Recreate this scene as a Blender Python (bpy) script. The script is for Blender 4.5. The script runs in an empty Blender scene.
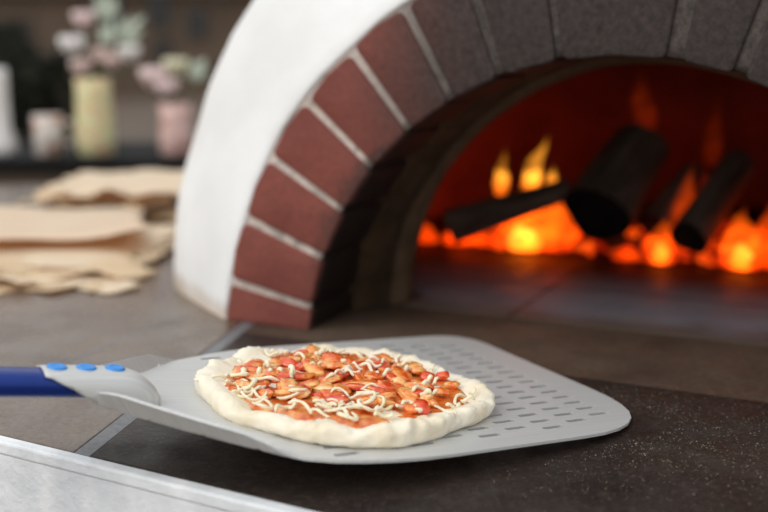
import bpy, bmesh, math, random
from mathutils import Vector, Matrix, noise
from mathutils.geometry import delaunay_2d_cdt
R = math.radians
random.seed(7)
scene = bpy.context.scene
COL = scene.collection

# ------------------------------------------------------------------ helpers
def tag(o, label=None, cat=None, group=None, kind=None):
    if label: o['label'] = label
    if cat: o['category'] = cat
    if group: o['group'] = group
    if kind: o['kind'] = kind
    return o

def empty(name, loc=(0, 0, 0), rot=None, matrix=None):
    o = bpy.data.objects.new(name, None)
    COL.objects.link(o)
    if matrix is not None: o.matrix_world = matrix
    else:
        o.location = loc
        if rot: o.rotation_euler = rot
    o.empty_display_size = 0.05
    return o

def mesh(name, verts, faces, m, parent=None, smooth=True, loc=None, rot=None, matrix=None):
    me = bpy.data.meshes.new(name)
    me.from_pydata([tuple(v) for v in verts], [], faces)
    bm = bmesh.new(); bm.from_mesh(me)
    bmesh.ops.recalc_face_normals(bm, faces=bm.faces)
    bm.to_mesh(me); bm.free()
    return link(name, me, m, parent, smooth, loc, rot, matrix)

def link(name, me, m, parent=None, smooth=True, loc=None, rot=None, matrix=None):
    if smooth:
        for p in me.polygons: p.use_smooth = True
    if m: me.materials.append(m)
    o = bpy.data.objects.new(name, me)
    COL.objects.link(o)
    if parent: o.parent = parent
    if matrix is not None: o.matrix_basis = matrix
    if loc: o.location = loc
    if rot: o.rotation_euler = rot
    return o

def bmobj(name, bm, m, parent=None, smooth=True, **k):
    bmesh.ops.recalc_face_normals(bm, faces=bm.faces)
    me = bpy.data.meshes.new(name); bm.to_mesh(me); bm.free()
    return link(name, me, m, parent, smooth, **k)

def bevel(o, w, seg=2):
    b = o.modifiers.new('bevel', 'BEVEL'); b.width = w; b.segments = seg
    b.limit_method = 'ANGLE'; b.angle_limit = R(40)
    return o

def prism(poly, z0, z1):
    n = len(poly)
    v = [(x, y, z0) for x, y in poly] + [(x, y, z1) for x, y in poly]
    f = [list(range(n))[::-1], list(range(n, 2*n))]
    for i in range(n): f.append([i, (i+1) % n, n+(i+1) % n, n+i])
    return v, f

def box(x0, x1, y0, y1, z0, z1):
    return prism([(x0, y0), (x1, y0), (x1, y1), (x0, y1)], z0, z1)

def lathe(prof, n=32, squash=None):
    v, f = [], []
    for r, z in prof:
        for i in range(n):
            a = 2*math.pi*i/n
            v.append((r*math.cos(a), r*math.sin(a), z))
    for j in range(len(prof)-1):
        for i in range(n):
            f.append([j*n+i, j*n+(i+1) % n, (j+1)*n+(i+1) % n, (j+1)*n+i])
    f.append(list(range(n))[::-1]); f.append([(len(prof)-1)*n+i for i in range(n)])
    return v, f

def tube(pts, radii, n=8):
    """swept tube through pts"""
    v, f = [], []
    pts = [Vector(p) for p in pts]
    if not hasattr(radii, '__len__'): radii = [radii]*len(pts)
    up = Vector((0.13, 0.21, 1)).normalized()
    for k, p in enumerate(pts):
        t = (pts[min(k+1, len(pts)-1)]-pts[max(k-1, 0)]).normalized()
        a = t.cross(up)
        if a.length < 1e-3: a = t.cross(Vector((1, 0, 0)))
        a.normalize(); b = t.cross(a)
        for i in range(n):
            w = 2*math.pi*i/n
            v.append(p+radii[k]*(a*math.cos(w)+b*math.sin(w)))
    for k in range(len(pts)-1):
        for i in range(n):
            f.append([k*n+i, k*n+(i+1) % n, (k+1)*n+(i+1) % n, (k+1)*n+i])
    f.append(list(range(n))); f.append([(len(pts)-1)*n+i for i in range(n)][::-1])
    return v, f

def fbm(p, o=3):
    return noise.fractal(Vector(p), 1.0, 2.0, o)

# ------------------------------------------------------------------ materials
def srgb(c):
    return tuple(((x/255)/12.92 if x/255 <= .04045 else ((x/255+.055)/1.055)**2.4) for x in c)+(1,)

class NT:
    def __init__(s, name):
        s.m = bpy.data.materials.new(name); s.m.use_nodes = True
        s.t = s.m.node_tree; s.t.nodes.clear()
        s.out = s.n('ShaderNodeOutputMaterial')
    def n(s, ty, **k):
        x = s.t.nodes.new(ty)
        for a, b in k.items(): setattr(x, a, b)
        return x
    def l(s, a, b): s.t.links.new(a, b)
    def coord(s, which='Object', scale=1.0):
        c = s.n('ShaderNodeTexCoord').outputs[which]
        m = s.n('ShaderNodeMapping')
        m.inputs['Scale'].default_value = scale if hasattr(scale, '__len__') else (scale,)*3
        s.l(c, m.inputs['Vector']); return m.outputs[0]
    def noise(s, vec, sc, det=4, rough=.55):
        x = s.n('ShaderNodeTexNoise'); x.inputs['Scale'].default_value = sc
        x.inputs['Detail'].default_value = det; x.inputs['Roughness'].default_value = rough
        s.l(vec, x.inputs['Vector']); return x.outputs['Fac']
    def ramp(s, fac, stops):
        x = s.n('ShaderNodeValToRGB'); e = x.color_ramp.elements
        while len(e) > 1: e.remove(e[-1])
        e[0].position = stops[0][0]; e[0].color = stops[0][1]
        for p, c in stops[1:]:
            q = e.new(p); q.color = c
        s.l(fac, x.inputs[0]); return x.outputs[0]
    def mix(s, fac, a, b, mode='MIX'):
        x = s.n('ShaderNodeMix', data_type='RGBA', blend_type=mode)
        for sock, v in ((x.inputs[0], fac), (x.inputs[6], a), (x.inputs[7], b)):
            if hasattr(v, 'is_linked') or hasattr(v, 'links'): s.l(v, sock)
            else: sock.default_value = v
        return x.outputs[2]
    def mrange(s, v, a, b, c=0, d=1, smooth=True):
        x = s.n('ShaderNodeMapRange')
        if smooth: x.interpolation_type = 'SMOOTHSTEP'
        for i, q in enumerate((a, b, c, d)): x.inputs[i+1].default_value = q
        s.l(v, x.inputs[0]); return x.outputs[0]
    def math(s, op, a, b=0):
        x = s.n('ShaderNodeMath', operation=op)
        for i, v in enumerate((a, b)):
            if hasattr(v, 'links'): s.l(v, x.inputs[i])
            else: x.inputs[i].default_value = v
        return x.outputs[0]
    def sep(s, vec):
        x = s.n('ShaderNodeSeparateXYZ'); s.l(vec, x.inputs[0]); return x.outputs
    def bump(s, h, strength=.3, dist=.002):
        x = s.n('ShaderNodeBump'); x.inputs['Strength'].default_value = strength
        x.inputs['Distance'].default_value = dist
        s.l(h, x.inputs['Height']); return x.outputs[0]
    def bsdf(s, col, rough=.6, metal=0, bump=None, spec=None, sss=None, trans=None, coat=None):
        p = s.n('ShaderNodeBsdfPrincipled')
        for k, v in (('Base Color', col), ('Roughness', rough), ('Metallic', metal), ('Specular IOR Level', spec), ('Coat Weight', coat)):
            if v is None: continue
            if hasattr(v, 'links'): s.l(v, p.inputs[k])
            else: p.inputs[k].default_value = v
        if bump: s.l(bump, p.inputs['Normal'])
        if sss:
            p.inputs['Subsurface Weight'].default_value = sss[0]
            p.inputs['Subsurface Radius'].default_value = sss[1]
            p.inputs['Subsurface Scale'].default_value = sss[2]
        s.l(p.outputs[0], s.out.inputs['Surface']); s.p = p
        return s.m

def simple(name, a, b=None, sc=20, rough=.6, bump=0, bd=.002, metal=0, bsc=None, spec=None, sss=None, lo=.35, hi=.65, coat=None):
    t = NT(name); v = t.coord()
    f = t.noise(v, sc)
    col = t.ramp(f, [(lo, srgb(a)), (hi, srgb(b or a))])
    bp = t.bump(t.noise(v, bsc or sc*4, 5), bump, bd) if bump else None
    return t.bsdf(col, rough, metal, bp, spec, sss, coat=coat)

M = {}
t = NT('white_plaster'); vv = t.coord(); _z = t.sep(vv)[2]
_c = t.ramp(t.noise(vv, 6, 5), [(.35, srgb((230, 229, 227))), (.65, srgb((242, 242, 241)))])
_c = t.mix(t.mrange(t.noise(vv, 130, 3), .70, .76, 0, .35), _c, srgb((176, 174, 172)))
_c = t.mix(t.mrange(t.math('ADD', _z, t.math('MULTIPLY', t.math('SUBTRACT', t.noise(vv, 14, 4), .5), .03)), .002, .03, .75, 0), _c, srgb((176, 154, 128)))
M['plaster'] = t.bsdf(_c, .75, 0, t.bump(t.noise(vv, 45, 5, .6), .45, .003))
M['plaster_edge'] = simple('counter_plaster', (218, 221, 224), (242, 244, 245), 22, .7, .8, .002, bsc=90)

def counter_stone(name, a, b, rough_lo, rough_hi, spec=.5, speck=None, sc=7):
    t = NT(name); v = t.coord()
    f = t.noise(v, sc, 6, .6); g = t.noise(v, 160, 3, .6)
    col = t.ramp(f, [(.3, srgb(a)), (.7, srgb(b))])
    col = t.mix(t.mrange(g, .35, .7, 0, .45), col, srgb([x*.62 for x in a]))
    if speck:
        col = t.mix(t.mrange(t.noise(v, 420, 2, .5), .62, .70, 0, .5), col, srgb(speck))
        col = t.mix(t.mrange(t.noise(v, 90, 5, .7), .5, .68, 0, .35), col, srgb([q*.7 for q in speck]))
    r = t.mrange(t.noise(v, 18, 4), .3, .7, rough_lo, rough_hi)
    return t.bsdf(col, r, 0, t.bump(g, .4, .0014), spec)
M['tile'] = counter_stone('counter_tile_stone', (96, 80, 67), (124, 106, 91), .14, .32, .6)
M['joint'] = counter_stone('joint_stone', (108, 109, 112), (132, 132, 134), .4, .55, .5)
M['slab'] = counter_stone('dark_slab_stone', (36, 28, 25), (62, 51, 44), .38, .6, .3, (110, 102, 94))
M['threshold'] = counter_stone('threshold_stone', (72, 57, 47), (104, 86, 72), .55, .75, .22)

# oven bricks: red at the foot of the arch, sooty towards the crown and the mouth
def brick_mat(name, clean_a, clean_b, soot):
    t = NT(name); c = t.n('ShaderNodeTexCoord').outputs['Object']
    x, y, z = t.sep(c)
    base = t.ramp(t.noise(c, 9, 4), [(.3, srgb(clean_a)), (.7, srgb(clean_b))])
    fine = t.noise(c, 140, 5, .65)
    base = t.mix(t.mrange(fine, .38, .62, .0, .2), base, srgb((44, 30, 27)))
    # radius from the arch centre
    rr = t.math('SQRT', t.math('ADD', t.math('MULTIPLY', x, x), t.math('POWER', t.math('ADD', z, .038), 2)))
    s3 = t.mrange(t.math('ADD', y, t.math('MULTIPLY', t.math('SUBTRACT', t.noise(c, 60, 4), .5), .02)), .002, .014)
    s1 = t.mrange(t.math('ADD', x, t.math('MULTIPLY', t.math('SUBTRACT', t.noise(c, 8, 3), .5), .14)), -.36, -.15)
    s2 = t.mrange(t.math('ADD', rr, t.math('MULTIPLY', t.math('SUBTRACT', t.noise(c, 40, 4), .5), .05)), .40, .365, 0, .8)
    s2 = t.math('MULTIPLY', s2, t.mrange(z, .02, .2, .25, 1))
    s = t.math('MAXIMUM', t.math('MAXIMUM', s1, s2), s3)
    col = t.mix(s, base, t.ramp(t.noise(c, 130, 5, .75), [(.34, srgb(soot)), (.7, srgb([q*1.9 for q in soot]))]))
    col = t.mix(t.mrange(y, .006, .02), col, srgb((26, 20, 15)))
    return t.bsdf(col, .72, 0, t.bump(fine, .35, .0015), .35)
M['brick'] = brick_mat('arch_brick', (142, 78, 66), (120, 62, 53), (38, 32, 30))
M['mortar'] = brick_mat('arch_mortar', (232, 220, 210), (206, 190, 178), (50, 45, 42))

def soot_mat(name, a, b, rough=.9):
    t = NT(name); v = t.coord()
    f = t.noise(v, 14, 6, .65)
    col = t.ramp(f, [(.3, srgb(a)), (.72, srgb(b))])
    return t.bsdf(col, rough, 0, t.bump(t.noise(v, 60, 6, .7), .9, .01), .2)
M['soffit'] = soot_mat('sooty_vault_stone', (50, 38, 27), (94, 73, 52))
M['mouth'] = soot_mat('inner_mouth_stone', (84, 67, 51), (124, 101, 79))
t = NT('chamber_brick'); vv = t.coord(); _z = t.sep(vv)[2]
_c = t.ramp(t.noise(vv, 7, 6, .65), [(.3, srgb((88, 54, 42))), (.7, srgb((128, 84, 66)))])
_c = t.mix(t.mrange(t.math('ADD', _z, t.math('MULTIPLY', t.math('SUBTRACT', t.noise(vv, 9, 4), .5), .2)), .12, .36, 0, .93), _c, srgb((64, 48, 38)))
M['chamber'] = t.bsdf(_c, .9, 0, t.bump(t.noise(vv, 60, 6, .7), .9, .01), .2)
def oven_floor():
    t = NT('oven_floor_stone'); c = t.n('ShaderNodeTexCoord').outputs['Object']
    x, y, z = t.sep(c)
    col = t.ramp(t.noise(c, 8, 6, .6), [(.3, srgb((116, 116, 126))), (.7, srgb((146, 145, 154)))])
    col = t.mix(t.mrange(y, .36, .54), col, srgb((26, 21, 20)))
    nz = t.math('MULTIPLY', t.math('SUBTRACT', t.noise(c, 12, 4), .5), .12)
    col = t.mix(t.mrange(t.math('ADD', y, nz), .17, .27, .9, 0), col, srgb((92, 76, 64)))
    # tile joints
    def joint(v, pitch, off):
        m = t.math('ABSOLUTE', t.math('SUBTRACT', t.math('FRACT', t.math('ADD', t.math('DIVIDE', v, pitch), off)), .5))
        return t.mrange(m, .488, .497, 0, .75)
    j = t.math('MAXIMUM', joint(x, .40, .42), joint(y, .46, .2))
    col = t.mix(j, col, srgb((30, 27, 27)))
    return t.bsdf(col, t.mrange(t.noise(c, 25, 3), .3, .7, .5, .7), 0, t.bump(t.noise(c, 90, 4), .3, .002), .25)
M['oven_floor'] = oven_floor()

def alu(name='brushed_aluminium'):
    t = NT(name); v = t.coord('Object', (3, 220, 3))
    f = t.noise(v, 3, 4)
    col = t.ramp(f, [(.3, srgb((196, 196, 194))), (.7, srgb((212, 212, 210)))])
    return t.bsdf(col, .5, .35, t.bump(f, .05, .0004))
M['alu'] = alu()
M['blue'] = simple('blue_anodised_handle', (14, 44, 120), (18, 54, 138), 5, .28, metal=.35)
M['rivet'] = simple('blue_plastic_rivet', (44, 134, 214), (58, 150, 226), 8, .38)

def dough_mat():
    t = NT('raw_dough'); v = t.coord()
    col = t.ramp(t.noise(v, 22, 5, .6), [(.3, srgb((232, 216, 184))), (.52, srgb((244, 233, 210))), (.75, srgb((249, 242, 226)))])
    h = t.math('ADD', t.noise(v, 90, 4, .6), t.math('MULTIPLY', t.noise(v, 380, 3), .35))
    return t.bsdf(col, .62, 0, t.bump(h, .6, .002), .3, (.12, (.008, .006, .004), 1.0))
M['dough'] = dough_mat()
def pulp(name, stops, rough=.16, spec=.6):
    t = NT(name); v = t.coord('Object'); o = t.n('ShaderNodeObjectInfo').outputs['Random']
    f = t.math('ADD', t.noise(v, 75, 4, .6), t.math('MULTIPLY', t.math('SUBTRACT', o, .5), .16))
    col = t.ramp(f, [(p, srgb(c)) for p, c in stops])
    h = t.math('ADD', t.noise(v, 130, 3), t.math('MULTIPLY', t.noise(v, 420, 3), .4))
    return t.bsdf(col, rough, 0, t.bump(h, .5, .0015), spec, (.15, (.005, .004, .002), 1.0), coat=.5)
M['sauce'] = pulp('tomato_sauce', [(.34, (204, 82, 24)), (.5, (230, 132, 58)), (.64, (244, 190, 122))], .25)
M['tomato'] = pulp('tomato_flesh', [(.34, (218, 76, 24)), (.5, (240, 132, 58)), (.66, (250, 190, 112))])
M['tomato_pale'] = pulp('pale_tomato_flesh', [(.32, (234, 116, 48)), (.5, (246, 170, 92)), (.66, (252, 216, 156))])
M['tomato_red'] = pulp('red_tomato_skin', [(.34, (212, 50, 22)), (.52, (232, 92, 42)), (.7, (244, 156, 90))])
M['cheese'] = simple('mozzarella_shred', (240, 224, 186), (250, 240, 212), 60, .5, .2, .0006, bsc=300, sss=(.3, (.008, .006, .003), 1.0))
M['flour'] = simple('flour_grain', (112, 100, 84), (168, 154, 132), 900, .9)

def paper_mat(name, a, b, tl=.28):
    t = NT(name); v = t.coord()
    col = t.ramp(t.noise(v, 9, 5), [(.3, srgb(a)), (.7, srgb(b))])
    p = t.n('ShaderNodeBsdfPrincipled'); t.l(col, p.inputs['Base Color']); p.inputs['Roughness'].default_value = .85
    tr = t.n('ShaderNodeBsdfTranslucent'); tr.inputs[0].default_value = srgb((244, 190, 112))
    mx = t.n('ShaderNodeMixShader'); mx.inputs[0].default_value = tl
    t.l(p.outputs[0], mx.inputs[1]); t.l(tr.outputs[0], mx.inputs[2]); t.l(mx.outputs[0], t.out.inputs[0])
    return t.m
M['paper'] = paper_mat('kraft_paper', (226, 202, 164), (238, 218, 184))
M['paper_top'] = paper_mat('smooth_kraft_paper', (240, 224, 196), (246, 234, 210), .35)
M['paper_light'] = paper_mat('pale_kraft_paper', (236, 218, 186), (244, 230, 204))

def wood_char():
    t = NT('charred_wood'); v = t.coord('Object', (1, 1, .18))
    f = t.noise(v, 40, 5, .65)
    col = t.ramp(f, [(.3, srgb((60, 46, 38))), (.7, srgb((128, 106, 92)))])
    return t.bsdf(col, .9, 0, t.bump(f, .8, .006), .2)
M['char'] = wood_char()
M['char_end'] = simple('burnt_log_end', (14, 11, 10), (34, 28, 26), 60, .95, .6, .004, spec=.1)

def ember_mat():
    t = NT('glowing_embers'); v = t.coord()
    f = t.noise(v, 26, 4, .6)
    em = t.ramp(f, [(.42, (.010, .001, 0, 1)), (.53, (.4, .010, .0, 1)), (.64, (1.1, .09, .004, 1)), (.78, (2.4, .5, .03, 1))])
    p = t.n('ShaderNodeBsdfPrincipled'); p.inputs['Base Color'].default_value = (.01, .008, .008, 1); p.inputs['Roughness'].default_value = .9
    t.l(em, p.inputs['Emission Color']); p.inputs['Emission Strength'].default_value = 1.0
    t.l(p.outputs[0], t.out.inputs[0]); return t.m
M['ember'] = ember_mat()

def flame_mat(name, lo, hi, dens, z0, z1):
    """fire as a real emitting gas volume"""
    t = NT(name); c = t.n('ShaderNodeTexCoord').outputs['Object']
    z = t.sep(c)[2]
    k = t.mrange(z, z0, z1)
    col = t.ramp(k, [(0, lo), (.75, hi), (1, tuple(q*.45 for q in hi[:3])+(1,))])
    e = t.n('ShaderNodeEmission'); t.l(col, e.inputs['Color'])
    nz = t.noise(c, 30, 3)
    t.l(t.math('MULTIPLY', t.mrange(nz, .3, .65, .25, 1.3), dens), e.inputs['Strength'])
    t.l(e.outputs[0], t.out.inputs['Volume'])
    return t.m
M['flame_y'] = flame_mat('yellow_flame', (1, .15, .006, 1), (1, .36, .03, 1), 125, 0, .05)
M['flame_m'] = flame_mat('deep_orange_flame', (1, .05, .0012, 1), (1, .11, .004, 1), 62, 0, .09)
M['flame_o'] = flame_mat('orange_flame', (1, .05, .001, 1), (1, .08, .003, 1), 42, 0, .06)
M['flame_r'] = flame_mat('dim_flame', (1, .06, .002, 1), (1, .08, .004, 1), 4, 0, .08)

# ------------------------------------------------------------------ frames of the place
YAW = R(25.59)
U = Vector((math.cos(YAW), -math.sin(YAW), 0)); N = Vector((math.sin(YAW), math.cos(YAW), 0))
O = Vector((.2375, 1.1034, 0))                      # arch centre at the oven's front face
ZC, RI, RO = -.038, .3685, .4855
def L(x, y, z=0): return O+U*x+N*y+Vector((0, 0, z))
def L2(x, y): p = L(x, y); return (p.x, p.y)
OVEN_M = Matrix.Translation(O) @ Matrix.Rotation(-YAW, 4, 'Z')

# ------------------------------------------------------------------ ground and counter
g = mesh('floor', *box(-40, 40, -6, 50, -1.0, -.95), simple('paving', (86, 74, 64), (106, 92, 80), .8, .85), smooth=False)
tag(g, kind='structure')

counter = empty('counter', L(0, 0, -.95))
tag(counter, 'stone-topped counter with white plaster front carrying the pizza oven', 'counter')
cinv = Matrix.Translation(-counter.location)
def cpart(name, poly, z0, z1, m, bv=.0015):
    v, f = prism(poly, z0, z1)
    o = mesh(name, [Vector(q)-counter.location for q in v], f, m, counter, smooth=False)
    if bv: bevel(o, bv)
    return o
def yf(x, o=0): return (x, -.431-.057*(x+.433)+o)
YF = -.441                                           # front edge of the stone, in oven coordinates
def dv(y):                                           # dividing line between brown tile and dark slab
    return -.334-(y+.424)*.26
jw = .018
cpart('stone_top', [L2(*yf(-2.6)), L2(*yf(dv(YF)-jw)), L2(dv(.02)-jw, .02), L2(dv(.02)-jw, 1.35), L2(-.8, 1.7), L2(-2.6, .25)], -.035, 0, M['tile'])
cpart('tile_joint', [L2(*yf(dv(YF)-jw+.0008)), L2(*yf(dv(YF))), L2(dv(.02), .02), L2(dv(.02)-jw+.0008, .02)], -.035, -.0004, M['joint'], 0)
cpart('tile_joint', [L2(-.545, -.25), L2(-.541, -.25), L2(-.543, .0), L2(-.547, .0)], -.01, .0002, M['joint'], 0)
cpart('dark_slab', [L2(*yf(dv(YF)+.0006)), L2(*yf(1.7)), L2(1.7, -.0485), L2(dv(-.043)+.0006, -.0405)], -.035, .0004, M['slab'])
cpart('oven_base', [L2(dv(-.043)+.0008, -.039), L2(1.7, -.047), L2(1.7, 1.7), L2(dv(.02)-jw+.001, 1.7), L2(dv(.02)-jw+.001, .022), L2(dv(.02)+.001, .02)], -.035, -.0002, M['threshold'], 0)
cpart('front_trim', [L2(*yf(-2.6, -.014)), L2(*yf(1.7, -.014)), L2(*yf(1.7, -.0005)), L2(*yf(-2.6, -.0005))], -.0115, .0004, M['plaster_edge'], .0022)
cpart('front_panel', [L2(*yf(-2.6, -.0125)), L2(*yf(1.7, -.0125)), L2(*yf(1.7, .03)), L2(*yf(-2.6, .03))], -.95, -.0119, M['plaster_edge'], .0008)
cpart('counter_core', [L2(*yf(-2.55, .032)), L2(*yf(1.68, .032)), L2(1.68, 1.65), L2(-.8, 1.65), L2(-2.55, .22)], -.95, -.0355, M['plaster_edge'], 0)

# ------------------------------------------------------------------ oven
oven = empty('pizza_oven', matrix=OVEN_M)
tag(oven, 'white domed wood-fired pizza oven with sooty red brick arch', 'oven')

def ring_loft(prof, th0, th1, nth, jitter=0.0, seed=0):
    """prof: (radius, depth, centre z). sweep over angle, angle measured from the left springing"""
    v, f = [], []
    for i in range(nth+1):
        th = th0+(th1-th0)*i/nth
        for r, y, cz in prof:
            a = max(th, 0)
            x, z = -r*math.cos(a), cz+r*math.sin(a)
            p = Vector((x, y, z))
            if jitter:
                d = fbm((x*6+seed, y*6, z*6), 4)*jitter
                p += Vector((x, 0, z-cz)).normalized()*d
            if p.z < .0005: p.z = .0005
            v.append(p)
    n = len(prof)
    for i in range(nth):
        for j in range(n-1):
            f.append([i*n+j, i*n+j+1, (i+1)*n+j+1, (i+1)*n+j])
    return v, f
def dense(prof, k):
    out = []
    for a, b in zip(prof[:-1], prof[1:]):
        for q in range(k): out.append(tuple(a[i]+(b[i]-a[i])*q/k for i in range(3)))
    return out+[prof[-1]]
A0 = 0.0
shell = [(RO-.004, .05, ZC), (RO-.002, .012, ZC), (RO+.001, .003, ZC), (RO+.006, .002, ZC), (RO+.022, .014, ZC), (.561, .05, ZC), (.614, .09, ZC), (.652, .122, ZC), (.686, .16, ZC),
         (.714, .20, ZC), (.740, .25, ZC), (.760, .30, ZC), (.778, .38, ZC), (.79, .5, ZC), (.79, .7, ZC), (.78, .9, ZC), (.69, 1.12, ZC), (.58, 1.3, ZC), (.42, 1.43, ZC), (.2, 1.5, ZC), (.002, 1.515, ZC)]
v, f = ring_loft(shell, 0, math.pi, 96, .006, 3)
mesh('dome', v, f, M['plaster'], oven)

# arch bricks (one mesh) and mortar
joints = [10.6, 20.6, 30.7, 40.9, 50.8, 60.4, 70.1, 80.5, 98.8, 108.7, 118.8, 128.8, 139, 149, 159, 169.4]
gaps = {70.1: 1.5, 80.5: 1.1, 98.8: 2.5, 108.7: 1.9}
bm = bmesh.new()
edges = [2.0]+joints+[178.0]
for i in range(len(edges)-1):
    a0 = edges[i]+(gaps.get(edges[i], 1.3)/2 if i else 0); a1 = edges[i+1]-(gaps.get(edges[i+1], 1.3)/2 if i < len(edges)-2 else 0)
    nn = 2; nr = 2; rnd = random.Random(i)
    dy = rnd.uniform(-.0015, .0015); cols = []
    b = bmesh.new()
    grid = {}
    ro = RO+rnd.uniform(-.003, .002)
    for s in range(2):
        for j in range(nn+1):
            for k in range(nr+1):
                a = R(a0+(a1-a0)*j/nn); r = RI+(ro-RI)*k/nr
                if k == nr: r -= .0022*(j-1)**2
                p = Vector((-r*math.cos(a), dy if s == 0 else .115, ZC+r*math.sin(a)))
                if p.z < .001: p.z = .001
                grid[s, j, k] = b.verts.new(p)
    for j in range(nn):
        for k in range(nr):
            for s in range(2): b.faces.new([grid[s, j, k], grid[s, j+1, k], grid[s, j+1, k+1], grid[s, j, k+1]])
    for j in range(nn):
        for k in (0, nr): b.faces.new([grid[0, j, k], grid[0, j+1, k], grid[1, j+1, k], grid[1, j, k]])
    for k in range(nr):
        for j in (0, nn): b.faces.new([grid[0, j, k], grid[0, j, k+1], grid[1, j, k+1], grid[1, j, k]])
    bmesh.ops.recalc_face_normals(b, faces=b.faces)
    es = [e for e in b.edges if len(e.link_faces) == 2 and e.calc_face_angle(0) > R(50)]
    ce_ = [e for e in es if abs((e.verts[0].co-e.verts[1].co).normalized().y) > .9]
    bmesh.ops.bevel(b, geom=ce_, offset=.0075, segments=4, profile=.5, affect='EDGES', clamp_overlap=True)
    es = [e for e in b.edges if len(e.link_faces) == 2 and e.calc_face_angle(0) > R(50)]
    bmesh.ops.bevel(b, geom=es, offset=.003, segments=2, profile=.6, affect='EDGES', clamp_overlap=True)
    tmp = bpy.data.meshes.new('t'); b.to_mesh(tmp); b.free(); bm.from_mesh(tmp); bpy.data.meshes.remove(tmp)
bo = bmobj('brick_arch', bm, M['brick'], oven, smooth=True)
mprof = [(RO+.002, .0045, ZC), (RI+.004, .0045, ZC), (RI+.004, .112, ZC)]
v, f = ring_loft(dense(mprof, 10), R(2), R(178), 120, .003)
mesh('mortar', v, f, M['mortar'], oven)
# vault behind the bricks, narrowing to the inner mouth
soff = [(RI+.012, .10, ZC), (RI+.003, .108, ZC), (RI-.006, .125, ZC*.8), (.345, .155, ZC*.4), (.332, .172, 0)]
v, f = ring_loft(dense(soff, 4), 0, math.pi, 100, .006, 11)
mesh('vault', v, f, M['soffit'], oven)
mouth = [(.334, .168, 0), (.330, .172, 0), (.326, .178, 0), (.322, .188, 0), (.321, .205, 0), (.340, .215, 0)]
v, f = ring_loft(dense(mouth, 3), 0, math.pi, 100, .004, 5)
mesh('mouth_ring', v, f, M['mouth'], oven)
cham = [(.334, .212, 0), (.45, .235, 0), (.55, .30, 0), (.62, .42, 0), (.64, .6, 0), (.62, .8, 0), (.56, 1.0, 0), (.45, 1.17, 0), (.3, 1.28, 0), (.12, 1.33, 0), (.002, 1.34, 0)]
v, f = ring_loft(dense(cham, 3), 0, math.pi, 72, .01, 21)
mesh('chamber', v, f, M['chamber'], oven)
# floor inside
pts = [(-.318, .17), (-.31, .24), (-.60, .36), (-.63, .6), (-.55, 1.0), (-.3, 1.27), (0, 1.33), (.3, 1.27), (.55, 1.0), (.63, .6), (.6, .36), (.31, .24), (.318, .17)]
v, f = prism(pts, 0, .0012)
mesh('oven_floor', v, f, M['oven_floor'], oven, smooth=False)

# ------------------------------------------------------------------ fire
def log_obj(p0, p1, r, seed, label, taper=.9):
    p0, p1 = L(*p0), L(*p1); ax = (p1-p0); ln = ax.length
    rot = ax.to_track_quat('Z', 'Y').to_matrix().to_4x4()
    n, m = 26, 18; v, f = [], []
    for j in range(m+1):
        t = j/m
        for i in range(n):
            a = 2*math.pi*i/n
            rr = r*(1+(taper-1)*t)*(1+.10*fbm((math.cos(a)*1.4+seed, math.sin(a)*1.4, t*ln*6), 4)+.05*math.sin(3*a+seed))
            v.append((rr*math.cos(a), rr*math.sin(a), t*ln))
    for j in range(m):
        for i in range(n): f.append([j*n+i, j*n+(i+1) % n, (j+1)*n+(i+1) % n, (j+1)*n+i])
    root = empty('firewood_log', matrix=Matrix.Translation(p0) @ rot)
    tag(root, label, 'log', 'burning logs inside the oven')
    mesh('bark', v, f, M['char'], root)
    for z, s0 in ((0, 0), (ln, m*n)):
        vv = [v[s0+i] for i in range(n)]+[(q[0]*.6, q[1]*.6, z+(.004 if z == 0 else -.004)) for q in (v[s0+i] for i in range(n))]+[(0, 0, z)]
        ff = [[i, (i+1) % n, n+(i+1) % n, n+i] for i in range(n)]+[[n+i, n+(i+1) % n, 2*n] for i in range(n)]
        mesh('cut_end', vv, ff, M['char_end'], root)
    return root
log_obj((-.392, .520, .052), (-.205, .575, .118), .029, 1, 'thin charred log lying slanted in front of the flames at the left of the fire', .6)
log_obj((-.150, .53, .084), (-.118, .68, .178), .054, 5, 'thickest charred log, its round cut end facing the oven mouth')
log_obj((-.012, .55, .055), (.036, .70, .158), .031, 9, 'charred log leaning at the right side of the fire')
log_obj((-.075, .60, .062), (-.036, .72, .135), .025, 13, 'small charred log resting close against the right side of the thickest log')

# ember bed
bm = bmesh.new(); rnd = random.Random(3)
for k in range(230):
    x = rnd.uniform(-.44, .22); y = rnd.uniform(.615, .84)
    s = rnd.uniform(.012, .027)
    mt = Matrix.Translation((x, y, .0012+s*rnd.uniform(.35, .9))) @ Matrix.Rotation(rnd.uniform(0, 6), 4, Vector((rnd.random(), rnd.random(), rnd.random()+.1)).normalized()) @ Matrix.Diagonal((s, s*rnd.uniform(.6, 1), s*rnd.uniform(.5, .8), 1))
    res = bmesh.ops.create_icosphere(bm, subdivisions=2, radius=1, matrix=mt)
    for q in res['verts']:
        q.co += Vector((fbm(q.co*60), fbm(q.co*60+Vector((9, 0, 0))), fbm(q.co*60+Vector((0, 9, 0)))))*.005
        if q.co.z < .0014: q.co.z = .0014
eb = bmobj('ember_bed', bm, M['ember'], None, smooth=False, matrix=OVEN_M)
tag(eb, 'bed of glowing red and orange embers under the logs', 'embers', kind='stuff')

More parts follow.
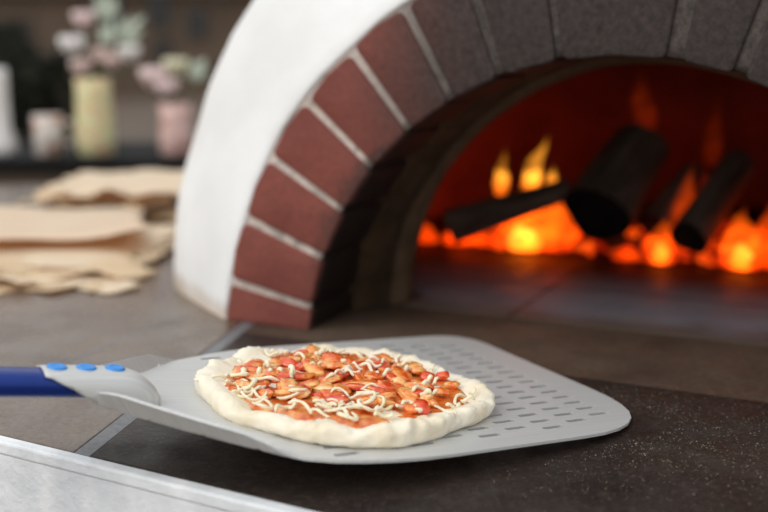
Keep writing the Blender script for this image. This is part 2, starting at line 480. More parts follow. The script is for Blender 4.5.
def flame(loc, h, w, m, label, seed, lean=(0, 0), depth=None):
    n, k = 16, 14; v, f = [], []
    d = depth or w*.7
    for j in range(k+1):
        t = j/k
        rr = max(.02, (math.sin(math.pi*min(1, t*.75+.22))**.9)*(1-t)**.55*1.25) if j < k else .01
        cx = lean[0]*t*t+.16*w*fbm((seed, t*3, 0), 3); cy = lean[1]*t*t
        for i in range(n):
            a = 2*math.pi*i/n
            q = rr*(1+.22*fbm((math.cos(a)+seed, math.sin(a), t*2.5), 3))
            v.append((cx+q*w/2*math.cos(a), cy+q*d/2*math.sin(a), t*h))
    for j in range(k):
        for i in range(n): f.append([j*n+i, j*n+(i+1) % n, (j+1)*n+(i+1) % n, (j+1)*n+i])
    f.append(list(range(n))); f.append([k*n+i for i in range(n)])
    o = mesh('flame', v, f, m, None, matrix=Matrix.Translation(L(*loc)) @ Matrix.Rotation(-YAW, 4, 'Z'))
    return tag(o, label, 'flame', 'flames of the oven fire')
flame((-.332, .60, .098), .080, .026, M['flame_y'], 'small yellow flame tongue rising behind the thin slanted log, leftmost of the tall tongues', 1, (.006, 0))
flame((-.285, .61, .098), .105, .034, M['flame_y'], 'tallest yellow flame tongue rising behind the thin slanted log', 2, (.034, 0))
flame((-.250, .615, .10), .055, .022, M['flame_y'], 'short yellow flame close right of the tallest tongue', 3, (.004, 0))
flame((-.340, .610, .008), .062, .17, M['flame_m'], 'broad orange flame under the thin slanted log', 4, (.05, 0), .05)
flame((-.265, .615, .008), .125, .12, M['flame_m'], 'wide bright flame between the thin slanted log and the thickest log', 5, (.03, 0), .06)
flame((-.29, .595, .006), .05, .06, M['flame_y'], 'low yellow flame at the heart of the fire', 15)
flame((-.41, .60, .006), .035, .06, M['flame_o'], 'low orange flame at the left foot of the thin slanted log', 6)
flame((-.062, .585, .006), .075, .055, M['flame_m'], 'orange flame between the thickest log and the right leaning log', 7, (.01, 0))
flame((-.035, .61, .02), .15, .045, M['flame_o'], 'tall dim orange flame just left of the right leaning log', 8, (.02, 0))
flame((.062, .59, .006), .05, .035, M['flame_y'], 'small yellow flame inside the orange flame right of the right leaning log', 17)
flame((-.058, .58, .006), .04, .03, M['flame_y'], 'small yellow flame at the foot of the right leaning log', 18)
flame((.060, .595, .006), .10, .065, M['flame_m'], 'orange flame on the right of the right leaning log', 9, (.0, 0))
flame((.105, .62, .006), .12, .07, M['flame_o'], 'red orange flame at the far right edge of the fire', 10, (.0, 0))
flame((-.115, .59, .005), .028, .05, M['flame_o'], 'low flame directly under the thickest log', 11)
flame((-.01, .72, .15), .13, .03, M['flame_r'], 'faint dim flame wisp above the right leaning log', 12, (.01, 0))
flame((-.13, .76, .20), .12, .04, M['flame_r'], 'faint dim flame wisp above the thickest log', 13, (-.02, 0))
flame((-.47, .60, .005), .04, .05, M['flame_o'], 'small red flame at the far left foot of the fire', 14)

def lamp(name, ty, loc, energy, color, **k):
    d = bpy.data.lights.new(name, ty); d.energy = energy; d.color = color
    for a, b in k.items(): setattr(d, a, b)
    o = bpy.data.objects.new(name, d); COL.objects.link(o); o.location = loc
    return o
for x, y, z, dx, e in ((-.30, .66, .12, -.25, 1.0), (.00, .70, .10, .0, .45), (-.44, .62, .06, -.45, 2.0), (.15, .66, .10, .3, .4)):
    o = lamp('fire_glow', 'SPOT', L(x, y, z), e, (1, .08, .022), shadow_soft_size=.03, spot_size=R(150), spot_blend=.8)
    o.rotation_euler = (U*dx+N*.8+Vector((0, 0, .35))).to_track_quat('-Z', 'Y').to_euler()

# ------------------------------------------------------------------ peel
T = Vector((.177, 1.061, .0082))
az, tl, ro = R(-148.9), R(4.71), R(-1.46)
AX = Vector((math.cos(az)*math.cos(tl), math.sin(az)*math.cos(tl), math.sin(tl)))
S0 = Vector((0, 0, 1)).cross(AX).normalized(); N0 = AX.cross(S0)
SX = S0*math.cos(ro)+N0*math.sin(ro); NX = AX.cross(SX)
def frame(org):
    m = Matrix.Identity(4)
    for i, a in enumerate((AX, SX, NX)):
        for r in range(3): m[r][i] = a[r]
    m.translation = org
    return m
peel = empty('pizza_peel', matrix=frame(T))
tag(peel, 'perforated aluminium pizza peel with blue handle lying on the counter', 'peel')
W2 = .1645
def arc(cx, cy, r, a0, a1, n=8):
    return [(cx+r*math.cos(R(a0+(a1-a0)*i/n)), cy+r*math.sin(R(a0+(a1-a0)*i/n))) for i in range(n+1)]
# outline in (a, s): tip edge at a=0, shoulders towards the handle
def rounded(poly, rads):
    out = []; n = len(poly)
    for i in range(n):
        p = Vector(poly[i]); a = Vector(poly[i-1])-p; b = Vector(poly[(i+1) % n])-p; r = rads[i]
        if r == 0: out.append(tuple(p)); continue
        a.normalize(); b.normalize()
        for t in range(9):
            t /= 8
            p0 = p+a*r; p2 = p+b*r
            out.append(tuple(p0*(1-t)**2+p*2*t*(1-t)+p2*t*t))
    return out
half = [(.0, -W2), (.345, -W2), (.470, -.040), (.482, -.024)]
poly = half+[(a, -s) for a, s in half[::-1]]
outline = rounded(poly, [.05, .10, .02, 0, 0, .02, .10, .105])
def resample(pts, step):
    out = []
    for i in range(len(pts)):
        p, q = Vector(pts[i]), Vector(pts[(i+1) % len(pts)])
        k = max(1, int((q-p).length/step))
        for j in range(k): out.append(tuple(p+(q-p)*j/k))
    return out
outline = resample(outline, .012)
def sh_dist(a, s):
    """distance inside from the slanted shoulder edge"""
    p0, p1 = Vector((.345, W2)), Vector((.470, .040)); d = (p1-p0).normalized(); nrm = Vector((-d.y, d.x))
    q = Vector((a, abs(s)))-p0
    return abs(q.dot(nrm)), q.dot(d)/(p1-p0).length
def plate_z(a, s):
    t = max(0, (a-.335)/.14)
    z = .016*min(t, 1.1)**1.5
    d, u = sh_dist(a, s)
    if u > -.12:
        lip = (.010+.005*max(0, min(1, u)))*min(1, (u+.12)/.25)
        k = max(0, 1-d/.009); z += lip*k*k*(3-2*k)
    return z
verts2, edges2 = [], []
def loop(pts):
    b = len(verts2); verts2.extend(Vector(p) for p in pts)
    edges2.extend((b+i, b+(i+1) % len(pts)) for i in range(len(pts)))
loop(outline)
slots = []
for c in range(9):
    a0 = .050+.0342*c
    for r in range(-8, 9):
        s0 = r*.0172+(.0086 if c % 2 else 0)
        if abs(s0) > .146 or (c == 0 and abs(s0) > .135): continue
        slots.append((a0, s0))
for a0, s0 in slots:
    l, w = .0112, .0026
    loop([(a0-l, s0-w*.5), (a0-l+.0012, s0-w), (a0+l-.0012, s0-w), (a0+l, s0-w*.5), (a0+l, s0+w*.5), (a0+l-.0012, s0+w), (a0-l+.0012, s0+w), (a0-l, s0+w*.5)])
def inside(p, pl):
    c = False; n = len(pl)
    for i in range(n):
        x1, y1 = pl[i]; x2, y2 = pl[i-1]
        if (y1 > p[1]) != (y2 > p[1]) and p[0] < (x2-x1)*(p[1]-y1)/(y2-y1)+x1: c = not c
    return c
# inner support points so the shoulders can bend
for i in range(34):
    for j in range(-26, 27):
        a, s = .33+i*.0052, j*.0063
        if inside((a, s), outline):
            d, u = sh_dist(a, s)
            if d > .003: verts2.append(Vector((a, s)))
for sgn in (-1, 1):
    p0, p1 = Vector((.345, W2)), Vector((.470, .040)); d = (p1-p0).normalized(); nrm = Vector((d.y, -d.x))
    for off in (.003, .0055, .008, .011):
        for k in range(32):
            q = p0+(p1-p0)*(k/31)+nrm*off
            if inside((q.x, q.y*sgn), outline): verts2.append(Vector((q.x, q.y*sgn)))
cv, ce, cf, *_ = delaunay_2d_cdt(verts2, edges2, [], 0, 1e-6)
keep = []
for fc in cf:
    c = sum((cv[i] for i in fc), Vector((0, 0)))/len(fc)
    if not inside(c, outline): continue
    if any(abs(c.x-a0) < .0113 and abs(c.y-s0) < .00263 for a0, s0 in slots): continue
    keep.append(list(fc))
v3 = [(p.x, p.y, plate_z(p.x, p.y)) for p in cv]
bm = bmesh.new(); bv = [bm.verts.new(q) for q in v3]
for fc in keep:
    try: bm.faces.new([bv[i] for i in fc])
    except ValueError: pass
bmesh.ops.delete(bm, geom=[q for q in bm.verts if not q.link_faces], context='VERTS')
bmesh.ops.recalc_face_normals(bm, faces=bm.faces)
if sum(fc.normal.z for fc in bm.faces) < 0: bmesh.ops.reverse_faces(bm, faces=bm.faces)
me = bpy.data.meshes.new('blade'); bm.to_mesh(me); bm.free()
blade = link('blade', me, M['alu'], peel, smooth=True)
so = blade.modifiers.new('thickness', 'SOLIDIFY'); so.thickness = .0026; so.offset = -1
bb = bevel(blade, .0007, 2)
sm = blade.modifiers.new('n', 'WEIGHTED_NORMAL')

# handle and ferrule; the handle leaves the blade a little steeper
def hz(a): return .0300+.093*(a-.4954)
sec = []
v, f = [], []
n = 28
hs = [.470, .49, .52, .56, .62, .70, .80, .90, .93, .936]
for j, a in enumerate(hs):
    k = 1 if a < .93 else (.8 if a < .935 else .1)
    for i in range(n):
        w = 2*math.pi*i/n
        c, s_ = math.cos(w), math.sin(w)
        sg = lambda q: math.copysign(abs(q)**.75, q)
        v.append((a, .0165*k*sg(c), hz(a)+.0103*k*sg(s_)))
for j in range(len(hs)-1):
    for i in range(n): f.append([j*n+i, j*n+(i+1) % n, (j+1)*n+(i+1) % n, (j+1)*n+i])
f.append(list(range(n))); f.append([(len(hs)-1)*n+i for i in range(n)])
mesh('handle', v, f, M['blue'], peel)
# ferrule
v, f = [], []; m = 26
secs = [i/22 for i in range(23)]
for u in secs:
    a = .430+u*(.522-.430)
    base = plate_z(a, 0) if a < .5 else plate_z(.5, 0)
    grow = min(1, max(0, (a-.4285)/.036)); grow = (1-(1-grow)**2)**.5
    top = base+.001+(hz(a)+.0098-base)*grow
    halfw = .010+.0100*grow
    tail = max(0, (a-.480)/.042)
    low = base-.001+(top-base)*min(.93, tail*1.0)          # oblique end: the sides climb towards the tail
    hw = halfw*(1-.25*tail**3)
    for i in range(m+1):
        w = math.pi*i/m
        c, s_ = math.cos(w), math.sin(w)
        z = base+(top-base)*abs(s_)**.55
        s__ = hw*math.copysign(abs(c)**.62, c)
        if z < low: z = low
        v.append((a, s__, z))
for j in range(len(secs)-1):
    for i in range(m): f.append([j*(m+1)+i, j*(m+1)+i+1, (j+1)*(m+1)+i+1, (j+1)*(m+1)+i])
fe = mesh('ferrule', v, f, M['alu'], peel)
so = fe.modifiers.new('thickness', 'SOLIDIFY'); so.thickness = .0014; so.offset = 1
for a in (.464, .487, .510):
    pr = [(.0075, -.002), (.0080, .0), (.0080, .0008), (.0070, .0018), (.0044, .0021), (.0036, .0012), (.0012, .0012)]
    v, f = lathe(pr, 24)
    mesh('rivet', v, f, M['rivet'], peel, loc=(a, 0, hz(a)+.0098+.0022), rot=(0, -R(5), 0))

# ------------------------------------------------------------------ pizza
PC = T+AX*.258+SX*.016+NX*.0003
pizza = empty('pizza', matrix=frame(PC))
tag(pizza, 'unbaked pizza topped with tomato chunks and shredded cheese on the peel', 'pizza')
def Rp(th):
    return .127*(1+.075*fbm((math.cos(th)*1.3+4, math.sin(th)*1.3, 2), 2)+.022*fbm((math.cos(th)*4, math.sin(th)*4, 7), 2))
prof = [(.93, 0), (.975, .0006), (.995, .003), (1.002, .0065), (1.004, .010), (.998, .0132), (.982, .0155), (.955, .0166), (.92, .0164), (.89, .0150), (.85, .0130), (.80, .0118), (.72, .0110), (.6, .0105), (.4, .0105), (.2, .0105), (.03, .0105)]
n = 280; v, f = [], []
for j, (k, z) in enumerate(prof):
    for i in range(n):
        th = 2*math.pi*i/n; c, s_ = math.cos(th), math.sin(th)
        q = Rp(th)*k
        lump = 1+.42*fbm((c*2.6+1, s_*2.6, 3), 3)
        zz = z*(lump if z > .001 else 1)
        d = (.0022*fbm((c*11*k, s_*11*k, z*90), 4)+.0012*fbm((c*42*k, s_*42*k, z*330), 3)) if z > .0004 else 0
        v.append((q*c+d*c, q*s_+d*s_, max(.0, zz+d)))
for j in range(len(prof)-1):
    for i in range(n): f.append([j*n+i, j*n+(i+1) % n, (j+1)*n+(i+1) % n, (j+1)*n+i])
f.append(list(range(n))[::-1]); f.append([(len(prof)-1)*n+i for i in range(n)])
mesh('dough', v, f, M['dough'], pizza)
v, f = [], []; rings = 14; n = 120
for j in range(rings+1):
    for i in range(n):
        th = 2*math.pi*i/n; c, s_ = math.cos(th), math.sin(th)
        edge = .86*(1+.09*fbm((c*3, s_*3, 9), 3))
        k = edge*j/rings if j else .005
        q = Rp(th)*k
        z = .0128+.0018*fbm((q*c*60, q*s_*60, 1), 3)+(.0012 if k > .70 else 0)
        if j == rings: z -= .004
        v.append((q*c, q*s_, z))
for j in range(rings):
    for i in range(n): f.append([j*n+i, j*n+(i+1) % n, (j+1)*n+(i+1) % n, (j+1)*n+i])
f.append(list(range(n)))
mesh('tomato_sauce', v, f, M['sauce'], pizza)
rnd = random.Random(12)
def chunk_bm(seed, sx, sy, sz):
    b = bmesh.new(); bmesh.ops.create_icosphere(b, subdivisions=3, radius=1)
    for q in b.verts:
        p = q.co.copy()
        d = 1+.3*fbm(p*1.5+Vector((seed*7.1, 0, 0)), 3)
        # squarish diced shape
        p = Vector([math.copysign(abs(t)**.85, t) for t in p])
        q.co = Vector((p.x*sx*d, p.y*sy*d, p.z*sz*d))
    return b
# camera direction within the pizza's own frame: "towards the viewer" is about (+a*.5, +s*.86)
spots = []
tries = 0
while len(spots) < 84 and tries < 6000:
    tries += 1
    th = rnd.uniform(0, 2*math.pi); rr = .097*math.sqrt(rnd.random())
    p = Vector((rr*math.cos(th), rr*math.sin(th)))
    if any((p-q).length < .0098 for q in spots): continue
    if p.dot(Vector((.62, .78))) > .066: continue          # front rim stays cheesy
    spots.append(p)
for k, p in enumerate(spots):
    big = rnd.random()
    sx, sy, sz = rnd.uniform(.007, .0145), rnd.uniform(.006, .011), rnd.uniform(.0028, .0042)
    if p.length > .07: sx *= .75; sy *= .75
    mt = rnd.choice(['tomato', 'tomato', 'tomato_pale', 'tomato_red', 'tomato', 'tomato_pale'])
    o = bmobj('tomato_chunk', chunk_bm(k, sx, sy, sz), M[mt], pizza,
              loc=(p.x, p.y, .0145+sz*.55+rnd.uniform(0, .002)), rot=(rnd.uniform(-.3, .3), rnd.uniform(-.3, .3), rnd.uniform(0, 6.28)))
def shred(p, z, ln, rad, ang, curl, sd):
    pts = []; k = 10; x, y = p.x, p.y; a = ang
    for i in range(k):
        pts.append((x, y, z+.0022*math.sin(i*.7+sd)*(1 if curl < 200 else 1.3)))
        x += math.cos(a)*ln/k; y += math.sin(a)*ln/k; a += curl*ln/k
    rad_l = [rad*(.55 if i in (0, k-1) else 1+.18*math.sin(i*1.7+sd)) for i in range(k)]
    v, f = tube(pts, rad_l, 7)
    c = Vector((p.x, p.y, z))
    return mesh('cheese_shred', [Vector(q)-c for q in v], f, M['cheese'], pizza, loc=tuple(c))
cnt = 0
VIEW = Vector((.62, .78))
while cnt < 98:
    th = rnd.uniform(0, 2*math.pi)
    zone = rnd.random()
    if zone < .62: rr = .127*rnd.uniform(.60, .86)
    else: rr = .10*math.sqrt(rnd.random())*.85
    p = Vector((rr*math.cos(th), rr*math.sin(th)))
    if zone < .62 and p.dot(VIEW) < .02 and rnd.random() < .45: continue
    front = p.dot(VIEW) > .03
    ln = rnd.uniform(.018, .050) if front else rnd.uniform(.005, .022)
    rad = rnd.uniform(.0011, .0017) if ln > .012 else rnd.uniform(.0018, .0028)
    z = (.0168 if rr > .075 else .0205)+rnd.uniform(0, .002)
    if p.length < .09 and p.dot(VIEW) < .05: z = .0215
    tang = th+math.pi/2+rnd.uniform(-.9, .9)
    if rnd.random() < .3: tang = rnd.uniform(0, 6.3)
    curl = rnd.choice([-1, 1])*rnd.uniform(10, 120) if not front else rnd.choice([-1, 1])*rnd.uniform(20, 160)
    if ln < .02: curl = math.copysign(min(abs(curl), 1.6/ln), curl)
    shred(p, z, ln, rad, tang, curl, rnd.uniform(0, 6)); cnt += 1

# flour and crumbs on the dark slab
bm = bmesh.new(); rnd = random.Random(21)
cnt = 0
while cnt < 1100:
    x = rnd.gauss(.02, .12); y = rnd.gauss(-.18, .07)
    if y > -.055 or y < YF+.01: continue
    p = L(x, y)
    q = p-T; a, s_ = q.dot(AX), q.dot(SX)
    if -.01 < a < .5 and abs(s_) < W2+.004: continue
    sz = rnd.uniform(.0002, .0005)*(1.6 if rnd.random() < .06 else 1)
    bmesh.ops.create_icosphere(bm, subdivisions=1, radius=sz, matrix=Matrix.Translation((p.x, p.y, .0004+sz*.5)) @ Matrix.Diagonal((rnd.uniform(.7, 1.6), rnd.uniform(.7, 1.4), .6, 1)))
    cnt += 1
fl = bmobj('flour_dusting', bm, M['flour'], None, smooth=False)
tag(fl, 'fine flour grains scattered on the dark slab beside the peel', 'flour', kind='stuff')

# ------------------------------------------------------------------ paper piles at the left
def sheet(x0, x1, y0, y1, z, ang, seed, m, label, group, amp=.006, droop=.012, corner=(0, 0, 0, 0), zig=.03, tilt=.0):
    w, d = x1-x0, y1-y0; cx, cy = (x0+x1)/2, (y0+y1)/2
    nx, ny = 48, 30; v, f = [], []
    for j in range(ny+1):
        for i in range(nx+1):
            x = (i/nx-.5); y = (j/ny-.5)
            e = (max(abs(x), abs(y))*2)
            px_ = x*w+zig*e**3*fbm((y*9+seed, x*3, 0), 3)
            py_ = y*d+zig*1.5*e**3*fbm((x*10+seed, y*3, 2), 3)
            zz = -tilt*z*(x+.5)**1.4
            zz += amp*fbm((x*2.6+seed, y*2.6, 5), 2)
            zz += (.9*amp)*e**4*math.sin(x*17+seed)*(1 if y < 0 else .3)
            zz -= droop*max(0, -y*2-.35)**2*(.6+.4*math.sin(x*11+seed*2))
            for q, (sx, sy) in enumerate(((-1, -1), (1, -1), (1, 1), (-1, 1))):
                k = max(0, 1-math.hypot(x*2-sx, y*2-sy)/.9); zz += corner[q]*k*k
            v.append((px_, py_, max(zz, -z+.0006)))
    for j in range(ny):
        for i in range(nx):
            f.append([j*(nx+1)+i, j*(nx+1)+i+1, (j+1)*(nx+1)+i+1, (j+1)*(nx+1)+i])
    o = mesh('paper_sheet', v, f, m, None, loc=(cx, cy, z), rot=(0, 0, ang))
    s_ = o.modifiers.new('thickness', 'SOLIDIFY'); s_.thickness = .0012; s_.offset = 1
    return tag(o, label, 'paper', group)
PF = 'kraft paper sheets in the front pile'
sheet(-.92, -.385, 1.46, 1.86, .004, R(3), 1.2, M['paper'], 'bottom brown paper sheet of the front pile, lying on the counter', PF, .003, .003, zig=.05, tilt=.62)
sheet(-.94, -.375, 1.50, 1.88, .016, R(-3), 4.3, M['paper_light'], 'second lowest paper sheet of the front pile with zigzag edge', PF, .005, .012, zig=.06, tilt=.62)
sheet(-.92, -.36, 1.53, 1.92, .028, R(4), 7.7, M['paper'], 'crinkled middle paper sheet of the front pile with ragged edge', PF, .006, .014, zig=.05, tilt=.62)
sheet(-.95, -.365, 1.58, 1.95, .040, R(-2), 9.1, M['paper_light'], 'second highest paper sheet of the front pile', PF, .005, .016, (0, -.01, 0, 0), .03, tilt=.62)
sheet(-1.02, -.41, 1.60, 1.97, .062, R(17), 12.4, M['paper_top'], 'smooth topmost pale paper sheet of the front pile, its front edge lifted', PF, .004, .010, (0, .022, 0, 0), .015, tilt=.42)
PB = 'kraft paper sheets in the back pile'
sheet(-.70, -.42, 2.06, 2.36, .006, R(-4), 2, M['paper'], 'bottom brown paper sheet of the back pile', PB, .004, .004, zig=.04)
sheet(-.69, -.40, 2.06, 2.37, .026, R(3), 5.2, M['paper'], 'second lowest brown paper sheet of the back pile', PB, .006, .012, zig=.05)
sheet(-.71, -.40, 2.06, 2.38, .047, R(-3), 6.6, M['paper'], 'second highest brown paper sheet of the back pile with wavy edge', PB, .006, .014, zig=.04)
sheet(-.67, -.39, 2.05, 2.40, .070, R(2), 8.6, M['paper_light'], 'topmost pale paper sheet of the back pile', PB, .006, .012, (0, 0, 0, 0), .02)

# ------------------------------------------------------------------ table behind with vases
TY, TZ = 3.0, .035
table = empty('side_table', (-.95, TY+.3, -.95))
tag(table, 'dark topped wooden side table behind the counter carrying the flower vases', 'table')
dark = simple('black_table_top', (6, 6, 7), (12, 12, 12), 8, .8, spec=.2)
brown = simple('brown_table_panel', (92, 76, 62), (108, 92, 72), 3, .7)
def tpart(name, b, m, bv=.003):
    v, f = box(*b); o = mesh(name, [Vector(q)-table.location for q in v], f, m, table, smooth=False); bevel(o, bv)
tpart('table_top', (-2.3, .1, TY-.02, TY+.6, TZ-.03, TZ), dark)
tpart('front_panel', (-2.2, 0, TY+.02, TY+.04, -.85, TZ-.031), brown)
for x in (-2.25, -.05):
    for y in (TY+.05, TY+.55):
        tpart('leg', (x-.03, x+.03, y-.005, y+.045, -.95, TZ-.031), brown)

def vase(x, y, prof, ma, label, nm='flower_vase'):
    e = empty(nm, (x, y, TZ)); tag(e, label, 'vase')
    v, f = lathe(prof, 28); f = f[:-1]
    o = mesh('vessel', v, f, ma, e)
    s_ = o.modifiers.new('t', 'SOLIDIFY'); s_.thickness = .004; s_.offset = -1
    return e
def px(p, d=TY):                                     # sideways position at table depth
    return (p-384)/1067*(d*.982+.05)
t = NT('floral_ceramic'); vv = t.coord()
c1 = t.ramp(t.noise(vv, 26, 2), [(.42, srgb((218, 218, 172))), (.54, srgb((222, 206, 150))), (.60, srgb((226, 176, 142))), (.68, srgb((214, 220, 184)))])
M['floral'] = t.bsdf(c1, .35)
vy = TY+.14
vase(px(96, vy), vy, [(.045, 0), (.052, .004), (.055, .05), (.054, .12), (.050, .18), (.052, .225)], M['floral'], 'tall yellow green flower-patterned vase holding the larger bouquet')
t = NT('pink_ceramic'); vv = t.coord()
M['pinkcer'] = t.bsdf(t.ramp(t.noise(vv, 20, 2), [(.4, srgb((224, 190, 182))), (.62, srgb((206, 160, 150)))]), .4)
vase(px(176, vy), vy, [(.040, 0), (.046, .004), (.048, .06), (.044, .11), (.046, .15)], M['pinkcer'], 'short pink vase holding the smaller bouquet next to the dome')

def petal_mat(name, a, b, sc, rough):
    t = NT(name); v = t.coord()
    col = t.ramp(t.noise(v, sc), [(.35, srgb(a)), (.65, srgb(b))])
    d = t.n('ShaderNodeBsdfDiffuse'); t.l(col, d.inputs[0])
    tr = t.n('ShaderNodeBsdfTranslucent'); t.l(col, tr.inputs[0])
    mx = t.n('ShaderNodeMixShader'); mx.inputs[0].default_value = .4
    t.l(d.outputs[0], mx.inputs[1]); t.l(tr.outputs[0], mx.inputs[2]); t.l(mx.outputs[0], t.out.inputs[0])
    return t.m
petal = {'pink': petal_mat('pink_petals', (254, 238, 236), (250, 230, 228), 20, .6), 'white': petal_mat('white_petals', (255, 253, 251), (252, 248, 245), 20, .6),
         'green': petal_mat('pale_green_leaf', (226, 232, 218), (210, 220, 204), 20, .6), 'rose': petal_mat('rose_petals', (246, 228, 222), (238, 214, 206), 20, .6),
         'cream': petal_mat('cream_petals', (244, 240, 216), (236, 232, 204), 20, .6), 'stem': petal_mat('flower_stem', (120, 134, 98), (98, 112, 80), 20, .7)}
def flower(x, y, z, r, kind, foot, label, group, tall=1.0):
    e = empty('flower', (x, y, z)); tag(e, label, 'flower', group)
    rnd = random.Random(int(x*9999)+int(z*7777))
    bm = bmesh.new()
    for ring, (cnt, op, sc) in enumerate(((5, .28, .8), (6, .6, 1.0), (7, .95, 1.0))):
        for k in range(cnt):
            a = 2*math.pi*k/cnt+ring*.5
            g = []
            for i in range(6):
                row = []
                for j in range(5):
                    u = i/5; w = (j/4-.5)*2
                    wd = math.sin(math.pi*min(1, .12+u*.85))*.62*r*sc
                    rad = op*r*math.sin(u*math.pi*.62)*1.0; zz = r*(1.35*u-.25)*sc*tall-.12*r*op
                    lx = rad-.18*r*w*w*0; ly = w*wd
                    px_, py_ = lx-.22*r*w*w, ly
                    row.append(bm.verts.new((px_*math.cos(a)-py_*math.sin(a), px_*math.sin(a)+py_*math.cos(a), zz)))
                g.append(row)
            for i in range(5):
                for j in range(4): bm.faces.new([g[i][j], g[i+1][j], g[i+1][j+1], g[i][j+1]])
    o = bmobj('blossom', bm, petal[kind], e)
    s_ = o.modifiers.new('t', 'SOLIDIFY'); s_.thickness = r*.05
    fx, fy, fz = foot
    v, f = tube([((fx-x)*q, (fy-y)*q, (fz-z)*q-.1*r) for q in (0, .35, .7, 1)], .003, 6)
    mesh('stem', v, f, petal['stem'], e)
def leaf(x, y, z, ln, w, ang, foot, label, group):
    e = empty('leaf_sprig', (x, y, z)); tag(e, label, 'leaf', group)
    bm = bmesh.new()
    for k, (o_, a_) in enumerate(((0, 0), (-.35, .5), (-.35, -.5), (-.65, .6), (-.65, -.6))):
        g = []
        for i in range(8):
            u = i/7; wd = w*math.sin(math.pi*min(1, .05+u*.92))
            c = Vector((math.sin(ang+a_), 0, math.cos(ang+a_)))*(ln*.75*u); b = Vector((math.sin(ang), 0, math.cos(ang)))*ln*(o_*.8+.25)
            sd = Vector((math.cos(ang+a_), .35*(1 if k % 2 else -1), -math.sin(ang+a_))).normalized()
            g.append([bm.verts.new(b+c-sd*wd+Vector((0, .004, 0))), bm.verts.new(b+c), bm.verts.new(b+c+sd*wd+Vector((0, .004, 0)))])
        for i in range(7):
            for j in range(2): bm.faces.new([g[i][j], g[i+1][j], g[i+1][j+1], g[i][j+1]])
    o = bmobj('leaves', bm, petal['green'], e)
    s_ = o.modifiers.new('t', 'SOLIDIFY'); s_.thickness = .0015
    v, f = tube([(0, 0, 0), ((foot[0]-x)*.5, (foot[1]-y)*.5, (foot[2]-z)*.5), (foot[0]-x, foot[1]-y, foot[2]-z)], .0028, 6)
    mesh('stem', v, f, petal['stem'], e)
def pz(y_px, d):                                     # height seen at that row for a depth
    a = R(10.86)+math.atan((y_px-256)/1067)
    return .335-d*math.tan(a)
BG = 'flowers of the large bouquet'; SG = 'flowers of the small bouquet'
vx = px(96, vy)
def fl_at(x, y, r, kind, label, grp, dy=0, tall=1.0, base=None):
    bx = vx if base is None else base
    x += 6
    flower(px(x, vy), vy+dy, pz(y, vy)-r*.3, r, kind, (bx+random.uniform(-.02, .02), vy+random.uniform(-.02, .02), TZ+.12), label, grp, tall)
fl_at(82, 20, .036, 'pink', 'pale pink blossom at the top of the large bouquet', BG, .02)
fl_at(74, 46, .040, 'white', 'white blossom at the left of the large bouquet', BG, -.03)
fl_at(84, 68, .034, 'rose', 'dusky pink blossom low at the front of the large bouquet', BG, -.05)
fl_at(98, 56, .032, 'rose', 'dusky rose blossom in the middle of the large bouquet', BG, .0)
fl_at(126, 54, .036, 'white', 'off-white blossom at the right of the large bouquet', BG, .01)
fl_at(112, 62, .030, 'rose', 'rosy blossom low at the right of the large bouquet', BG, -.03)
leaf(px(109, vy), vy+.03, pz(14, vy), .085, .011, R(5), (vx, vy, TZ+.12), 'upright pale green leaf sprig at the top of the large bouquet', BG)
leaf(px(128, vy), vy, pz(36, vy), .085, .011, R(48), (vx, vy, TZ+.12), 'pale green leaf sprig leaning right out of the large bouquet', BG)
leaf(px(112, vy), vy-.02, pz(40, vy), .06, .010, R(20), (vx, vy, TZ+.12), 'pale green leaf sprig in the middle of the large bouquet', BG)
vx2 = px(178, vy)
fl_at(152, 78, .044, 'pink', 'large pink blossom at the left of the small bouquet', SG, -.03, base=vx2)
fl_at(172, 68, .040, 'cream', 'cream blossom at the top of the small bouquet', SG, .0, base=vx2)
fl_at(166, 88, .036, 'pink', 'pink blossom low in the small bouquet', SG, -.05, base=vx2)
leaf(px(196, vy), vy, pz(76, vy), .06, .012, R(35), (vx2, vy, TZ+.1), 'pale green leaf sprig at the right of the small bouquet', SG)

# candle-like white pillar bottle at the left edge and small printed cup
e = empty('ceramic_bottle', (px(1, vy), vy, TZ)); tag(e, 'tall slim white ceramic bottle at the left edge of the table', 'bottle')
v, f = lathe([(.035, 0), (.042, .004), (.044, .03), (.038, .055), (.031, .075), (.030, .17), (.031, .24), (.030, .252), (.012, .254)], 28)
mesh('body', v, f, simple('white_glaze', (222, 218, 214), (234, 230, 226), 10, .35), e)
e = empty('printed_cup', (px(51, vy), vy-.02, TZ)); tag(e, 'white cup with pink flower print between bottle and tall vase', 'cup')
t = NT('printed_cup_glaze'); vv = t.coord()
cm = t.bsdf(t.ramp(t.noise(vv, 22, 2), [(.44, srgb((214, 208, 200))), (.56, srgb((198, 160, 146))), (.68, srgb((120, 116, 92)))]), .4)
v, f = lathe([(.034, 0), (.039, .004), (.042, .06), (.044, .118)], 28); f = f[:-1]
o = mesh('body', v, f, cm, e); s_ = o.modifiers.new('t', 'SOLIDIFY'); s_.thickness = .003; s_.offset = -1
v, f = tube([(.046, 0, .10), (.066, 0, .10), (.078, 0, .08), (.078, 0, .055), (.066, 0, .035), (.045, 0, .035)], .005, 8)
mesh('handle', v, f, cm, e)

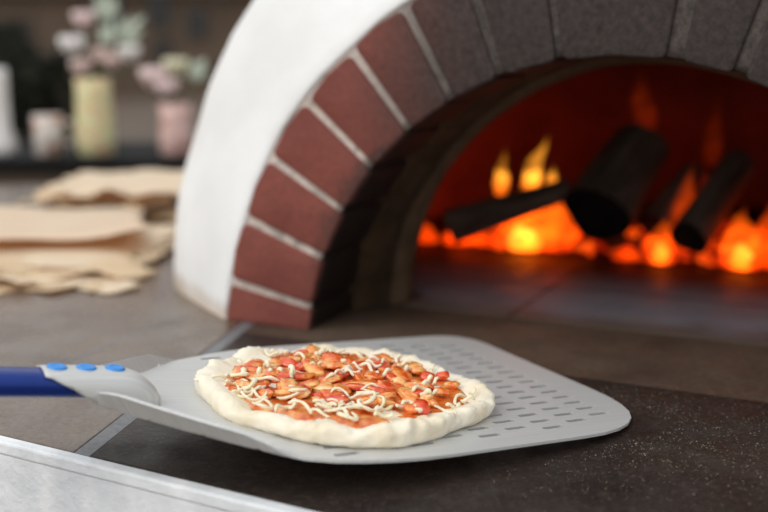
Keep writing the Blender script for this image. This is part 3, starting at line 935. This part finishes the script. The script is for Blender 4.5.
# ------------------------------------------------------------------ building and shrubs far behind
BY = 30
bld = empty('building', (-8, BY, -.95)); tag(bld, 'blurred brown building with dark windows far behind the table', 'building')
def bpart(name, b, m, parent=None, smooth=False):
    v, f = box(*b); return mesh(name, [Vector(q)-bld.location for q in v], f, m, parent or bld, smooth=False)
wallm = simple('brown_facade', (82, 67, 54), (102, 84, 69), .35, .9)
bpart('facade', (-45, 30, BY, BY+6, -.95, 5), wallm)
winm = simple('dark_window_glass', (26, 26, 26), (36, 34, 32), 1, .2); frm = simple('window_frame', (84, 70, 57), (96, 80, 66), 2, .8)
for (x_px, y_px, w, h) in ((165, 6, .62, 1.2), (201, 24, .55, .8), (118, 8, .6, 1.3), (167, 52, .5, .7), (20, 30, 1.1, .5), (40, 66, 1.2, .7), (226, 80, .55, .9), (226, -20, .6, 1.0)):
    X = (x_px-384)/1067*BY*1.0; Z = pz(y_px, BY)
    w_ = bpart('window', (X-w/2-.06, X+w/2+.06, BY-.06, BY-.001, Z-h/2-.06, Z+h/2+.06), frm)
    bpart('pane', (X-w/2, X+w/2, BY-.075, BY-.061, Z-h/2, Z+h/2), winm, w_)
bpart('cornice', (-45, 30, BY-.35, BY-.001, 1.9, 2.15), simple('pale_cornice', (96, 80, 66), (108, 90, 74), 1, .9))

def shrub(x, y, z0, rx, rz, seed, label):
    e = empty('shrub', (x, y, -.95)); tag(e, label, 'shrub', 'shrubs behind the table')
    rnd = random.Random(seed); bm = bmesh.new()
    for k in range(900):
        a = rnd.uniform(0, 6.28); u = rnd.uniform(-1, 1); rr = rnd.random()**.4
        p = Vector((rx*rr*math.sqrt(1-u*u)*math.cos(a), rx*.7*rr*math.sqrt(1-u*u)*math.sin(a), z0+.95+rz*rr*u))
        d = Vector((rnd.gauss(0, 1), rnd.gauss(0, 1), rnd.gauss(0, .8))).normalized()*rnd.uniform(.05, .1)
        s_ = d.cross(Vector((rnd.random(), rnd.random(), 1))).normalized()*.03
        q = [bm.verts.new(p), bm.verts.new(p+d*.5+s_), bm.verts.new(p+d), bm.verts.new(p+d*.5-s_)]
        bm.faces.new(q)
    bmobj('foliage', bm, simple('dark_foliage', (26, 30, 22), (50, 54, 38), 3, .9), e, smooth=False)
    v, f = tube([(0, 0, 0), (.02, 0, (z0+.95)*.5), (0, 0, z0+.95)], [.04, .035, .02], 8)
    mesh('trunk', v, f, simple('shrub_bark', (60, 48, 38), (76, 62, 50), 10, .9), e)
shrub(-1.90, 6.0, .06, .30, .30, 5, 'dark green shrub behind the cup and tall vase')
shrub(-2.45, 6.9, .18, .32, .34, 6, 'dark shrub rising higher behind the white bottle')

# ------------------------------------------------------------------ light, sky, camera
w = bpy.data.worlds.new('sky'); scene.world = w; w.use_nodes = True
nt = w.node_tree; nt.nodes.clear()
out = nt.nodes.new('ShaderNodeOutputWorld'); bg = nt.nodes.new('ShaderNodeBackground')
tc = nt.nodes.new('ShaderNodeTexCoord'); sp = nt.nodes.new('ShaderNodeSeparateXYZ'); rp = nt.nodes.new('ShaderNodeValToRGB')
nt.links.new(tc.outputs['Generated'], sp.inputs[0]); nt.links.new(sp.outputs[2], rp.inputs[0])
rp.color_ramp.elements[0].position = 0; rp.color_ramp.elements[0].color = (.80, .80, .79, 1)
rp.color_ramp.elements[1].position = .8; rp.color_ramp.elements[1].color = (.92, .96, 1.0, 1)
nt.links.new(rp.outputs[0], bg.inputs[0]); bg.inputs[1].default_value = .95
nt.links.new(bg.outputs[0], out.inputs[0])
sun = lamp('sun', 'SUN', (-3, -3, 6), 1.45, (1, .97, .93), angle=R(50))
sun.rotation_euler = Vector((.55, .55, -.75)).to_track_quat('-Z', 'Y').to_euler()

cd = bpy.data.cameras.new('camera'); cam = bpy.data.objects.new('camera', cd); COL.objects.link(cam)
cam.location = (0, 0, .335); cam.rotation_euler = (R(90-10.86), 0, 0)
cd.sensor_width = 36; cd.lens = 1067*36/768; cd.clip_start = .02; cd.clip_end = 200
cd.dof.use_dof = True; cd.dof.focus_distance = .93; cd.dof.aperture_fstop = 50/20.5
scene.camera = cam
scene.view_settings.view_transform = 'Standard'; scene.view_settings.look = 'None'
scene.view_settings.exposure = 0; scene.view_settings.gamma = 1
